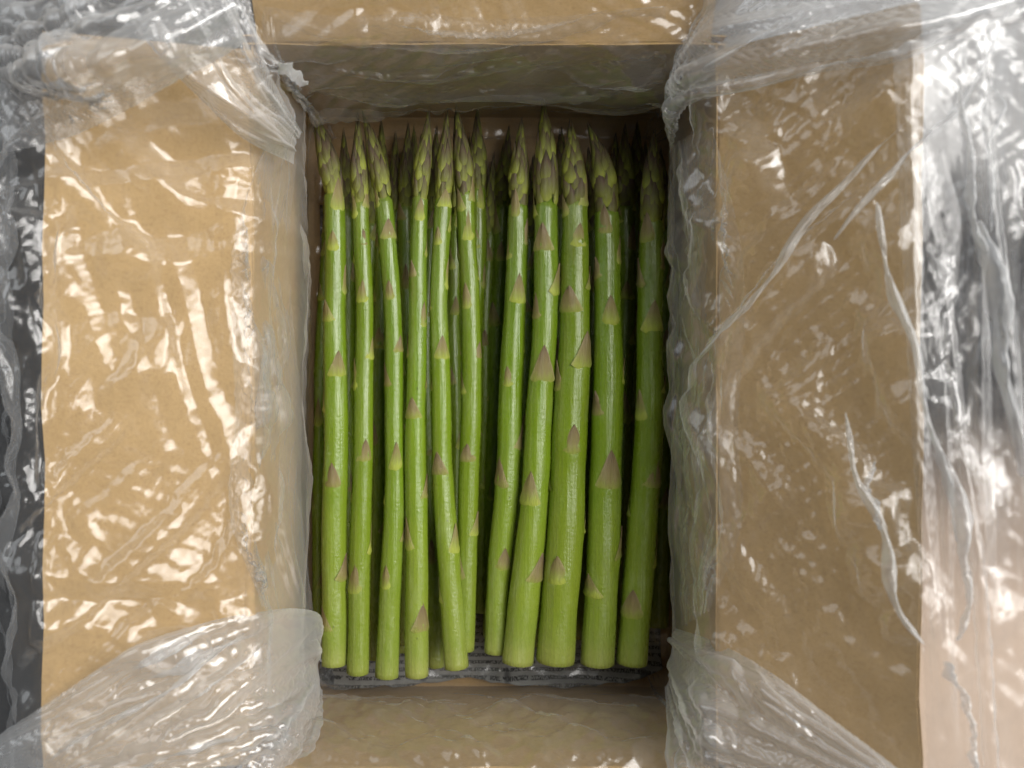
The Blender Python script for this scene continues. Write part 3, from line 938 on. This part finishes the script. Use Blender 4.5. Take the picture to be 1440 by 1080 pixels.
    for i in range(m):
        q = (i / (m - 1)) ** 0.92
        t = hs + (1 - hs) * (-0.07 + 0.96 * q)
        ang += 2.39996 + rg.uniform(-0.12, 0.12)
        if not vis(ang): continue
        L = headlen * (0.37 - 0.13 * q) * rg.uniform(0.92, 1.1)
        L = min(L, (1.015 - t) * tot)
        r = env_r(t) * rg.uniform(0.74, 0.86)
        t2 = min(1.0, t + L / tot)
        r2 = env_r(t2) * 0.80
        lean = math.atan2(r - r2, L) if q > 0.12 else 0.02
        lean = min(lean, 0.75) - rg.uniform(-0.02, 0.06)
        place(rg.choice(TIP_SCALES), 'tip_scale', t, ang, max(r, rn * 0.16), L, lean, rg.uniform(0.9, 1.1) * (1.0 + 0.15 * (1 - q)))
    return root

UP, LO = 0.0350, 0.0088
GL, GLL = 'spears in the top row of the left bundle', 'spears in the shaded lower row of the left bundle'
GR, GRL = 'spears in the top row of the right bundle', 'spears in the shaded lower row of the right bundle'
def path(z, pts):
    """pixel points from base to tip; the tip drops or rises with dz"""
    return [(x, y, z if len(p) == 0 else z + p[0]) for (x, y, *p) in pts]

# left bundle, top row
spear(path(UP, [(470, 934), (470, 860), (471, 700), (472, 560), (471, 430), (471, 330), (469, 270), (458, 215), (443, 159)]), (35, 34, 27), 1,
      'leftmost spear in the top row of the left bundle, tip curving left to the bag', GL)
spear(path(UP, [(503, 946), (505, 860), (508, 700), (512, 560), (512, 430), (508, 330), (506, 270), (504, 220), (503, 170)]), (32, 28, 23), 2,
      'second spear from the left in the top row of the left bundle, slim and dark-tipped', GL)
spear(path(UP, [(544, 951), (549, 840), (554, 700), (555, 560), (551, 430), (544, 330), (538, 270), (526, 215), (512, 165)]), (33, 26, 24), 3,
      'third spear from the left in the left bundle, its tip bending left over a neighbour', GL)
spear(path(UP + .001, [(586, 950), (586, 820), (585, 700), (585, 560), (587, 430), (589, 330), (591, 270), (597, 215), (603, 160)]), (33, 29, 22), 4,
      'fourth spear from the left in the left bundle, its cut end reaching lowest', GL)
spear(path(UP, [(642, 938), (633, 820), (625, 700), (620, 560), (617, 430), (621, 330), (624, 270), (626, 215), (628, 164)]), (34, 28, 23), 5,
      'spear slanting across the left bundle, base lying right beside the middle gap', GL)
spear(path(UP - .003, [(653, 914), (655, 820), (659, 700), (662, 560), (662, 430), (656, 330), (654, 270), (649, 210), (642, 157)]), (28, 29, 25), 6,
      'rightmost full-length spear in the top row of the left bundle, beside the middle gap', GL)
# left bundle, lower row
spear(path(LO, [(447, 886), (448, 720), (450, 560), (456, 400), (461, 330), (465, 270), (468, 220)]), (17, 18, 16), 7,
      'thin spear at the far left edge, half hidden under the leftmost top spear', GLL)
spear(path(LO, [(487, 915), (488, 700), (489, 500), (489, 380), (487, 300), (485, 245), (483, 190)]), (26, 24, 21), 8,
      'shaded spear with dark tip, low between the first two top spears on the left', GLL)
spear(path(LO, [(529, 925), (531, 800), (534, 600), (535, 450), (537, 330), (537, 260), (536, 176)]), (27, 26, 21), 9,
      'low spear seen in the gap left of the third top spear of the left bundle', GLL)
spear(path(LO - .002, [(565, 915), (564, 700), (562, 480), (559, 330), (557, 260), (556, 195)]), (24, 22, 20), 10,
      'dark low spear whose tip shows right of the bent tip in the left bundle', GLL)
spear(path(LO + .004, [(572, 905), (572, 700), (571, 500), (570, 350), (570, 280), (574, 180)]), (22, 22, 20), 11,
      'low purple-tipped spear just left of the fourth top spear in the left bundle', GLL)
spear(path(LO + .002, [(614, 936), (608, 800), (602, 690), (598, 520), (603, 380), (609, 280), (614, 186)]), (27, 25, 20), 12,
      'low spear whose pale base shows between the fourth and fifth left bundle spears', GLL)
spear(path(LO + .001, [(640, 900), (641, 760), (640, 600), (638, 450), (640, 340), (643, 270), (640, 195)]), (22, 20, 19), 13,
      'low thin spear in the narrow gap between the two rightmost spears of the left bundle', GLL)
spear(path(LO + .004, [(652, 880), (658, 740), (664, 580), (670, 430), (673, 330), (672, 260), (671, 155)]), (22, 23, 23), 14,
      'spear under the right edge of the left bundle with a tall pointed green tip', GLL)
# right bundle, top row
spear(path(UP - .004, [(697, 917), (702, 810), (712, 690), (719, 560), (724, 430), (728, 330), (729, 270), (733, 175)]), (32, 34, 27), 21,
      'leftmost clear spear of the right bundle, leaning, beside the middle gap', GR, 0.034)
spear(path(UP + .001, [(728, 931), (739, 830), (752, 690), (761, 560), (767, 430), (768, 330), (768, 270), (767, 215), (765, 150)]), (47, 38, 33), 22,
      'right bundle spear with the tallest pointed tip, second from the middle gap', GR, 0.041, 1.16)
spear(path(UP + .002, [(781, 930), (789, 820), (798, 690), (804, 560), (808, 430), (809, 330), (808, 270), (803, 177)]), (54, 49, 34), 23,
      'thickest spear, in the middle of the right bundle, with a blunt rounded tip', GR, 0.032, 1.18)
spear(path(UP + .001, [(840, 933), (846, 820), (852, 690), (854, 560), (855, 430), (854, 340), (852, 280), (845, 230), (830, 182)]), (47, 44, 33), 24,
      'thick right bundle spear with its tip bent left, next to the thickest one', GR, 0.036, 1.18)
spear(path(UP, [(888, 932), (896, 830), (908, 690), (913, 560), (915, 430), (916, 340), (917, 280), (919, 192)]), (45, 41, 33), 25,
      'rightmost top spear of the right bundle, lying against the plastic', GR, 0.035, 1.15)
# right bundle, lower row
spear(path(LO, [(692, 895), (693, 720), (697, 560), (701, 430), (705, 330), (709, 260), (715, 186)]), (26, 26, 24), 26,
      'dark low spear along the left edge of the right bundle, beside the newspaper gap', GRL)
spear(path(LO + .001, [(755, 905), (768, 700), (781, 500), (788, 340), (789, 270), (789, 188)]), (34, 32, 30), 27,
      'low spear whose dark tip shows left of the thickest spear', GRL)
spear(path(LO + .003, [(866, 905), (872, 700), (877, 520), (880, 400), (880, 330), (879, 260), (878, 182)]), (32, 30, 27), 28,
      'low spear emerging right of the bent-tipped thick spear of the right bundle', GRL)
spear(path(LO - .001, [(884, 890), (888, 700), (891, 520), (893, 380), (894, 280), (896, 179)]), (28, 26, 25), 29,
      'deep shaded spear in the gap left of the rightmost top spear', GRL)
spear(path(LO + .001, [(926, 880), (931, 700), (934, 520), (934, 380), (931, 290), (929, 215)]), (28, 26, 25), 30,
      'low spear at the far right edge, mostly under the rightmost top spear', GRL)
spear(path(LO, [(722, 890), (734, 700), (742, 520), (746, 380), (749, 300), (751, 225)]), (30, 28, 26), 31,
      'low spear filling the gap between the two spears left of the thickest one', GRL)
spear(path(LO - .001, [(812, 895), (824, 700), (830, 500), (832, 360), (831, 290), (828, 215)]), (30, 28, 26), 32,
      'deep low spear in the gap just right of the thickest spear', GRL)
# further spears packed low behind the front rows: mostly their dark tips show
for i, (pts, wd, lab, grp) in enumerate([
    ([(580, 880), (580, 600), (580, 420), (581, 320), (582, 183)], (20, 20, 19), 'small dark tip close against the left side of the fourth top spear, low down', GLL),
    ([(655, 870), (654, 600), (652, 420), (655, 320), (659, 196)], (20, 20, 20), 'dark low tip wedged between the two rightmost spears of the left bundle', GLL),
    ([(515, 890), (517, 600), (519, 420), (522, 320), (524, 205)], (22, 21, 20), 'dark low tip under the bent tip of the left bundle', GLL),
    ([(676, 860), (680, 600), (684, 420), (689, 320), (694, 222)], (20, 20, 20), 'lowest dark spear lying in the middle gap between the bundles', GRL),
    ([(842, 880), (848, 600), (856, 420), (862, 320), (866, 196)], (28, 26, 25), 'dark low tip just right of the bent tip in the right bundle', GRL),
    ([(905, 880), (903, 600), (904, 420), (906, 320), (908, 205)], (26, 26, 24), 'dark low tip just left of the rightmost tip of the right bundle', GRL),
]): spear(path(LO - 0.001 + 0.0006 * (i % 3), pts), wd, 60 + i, lab, grp)
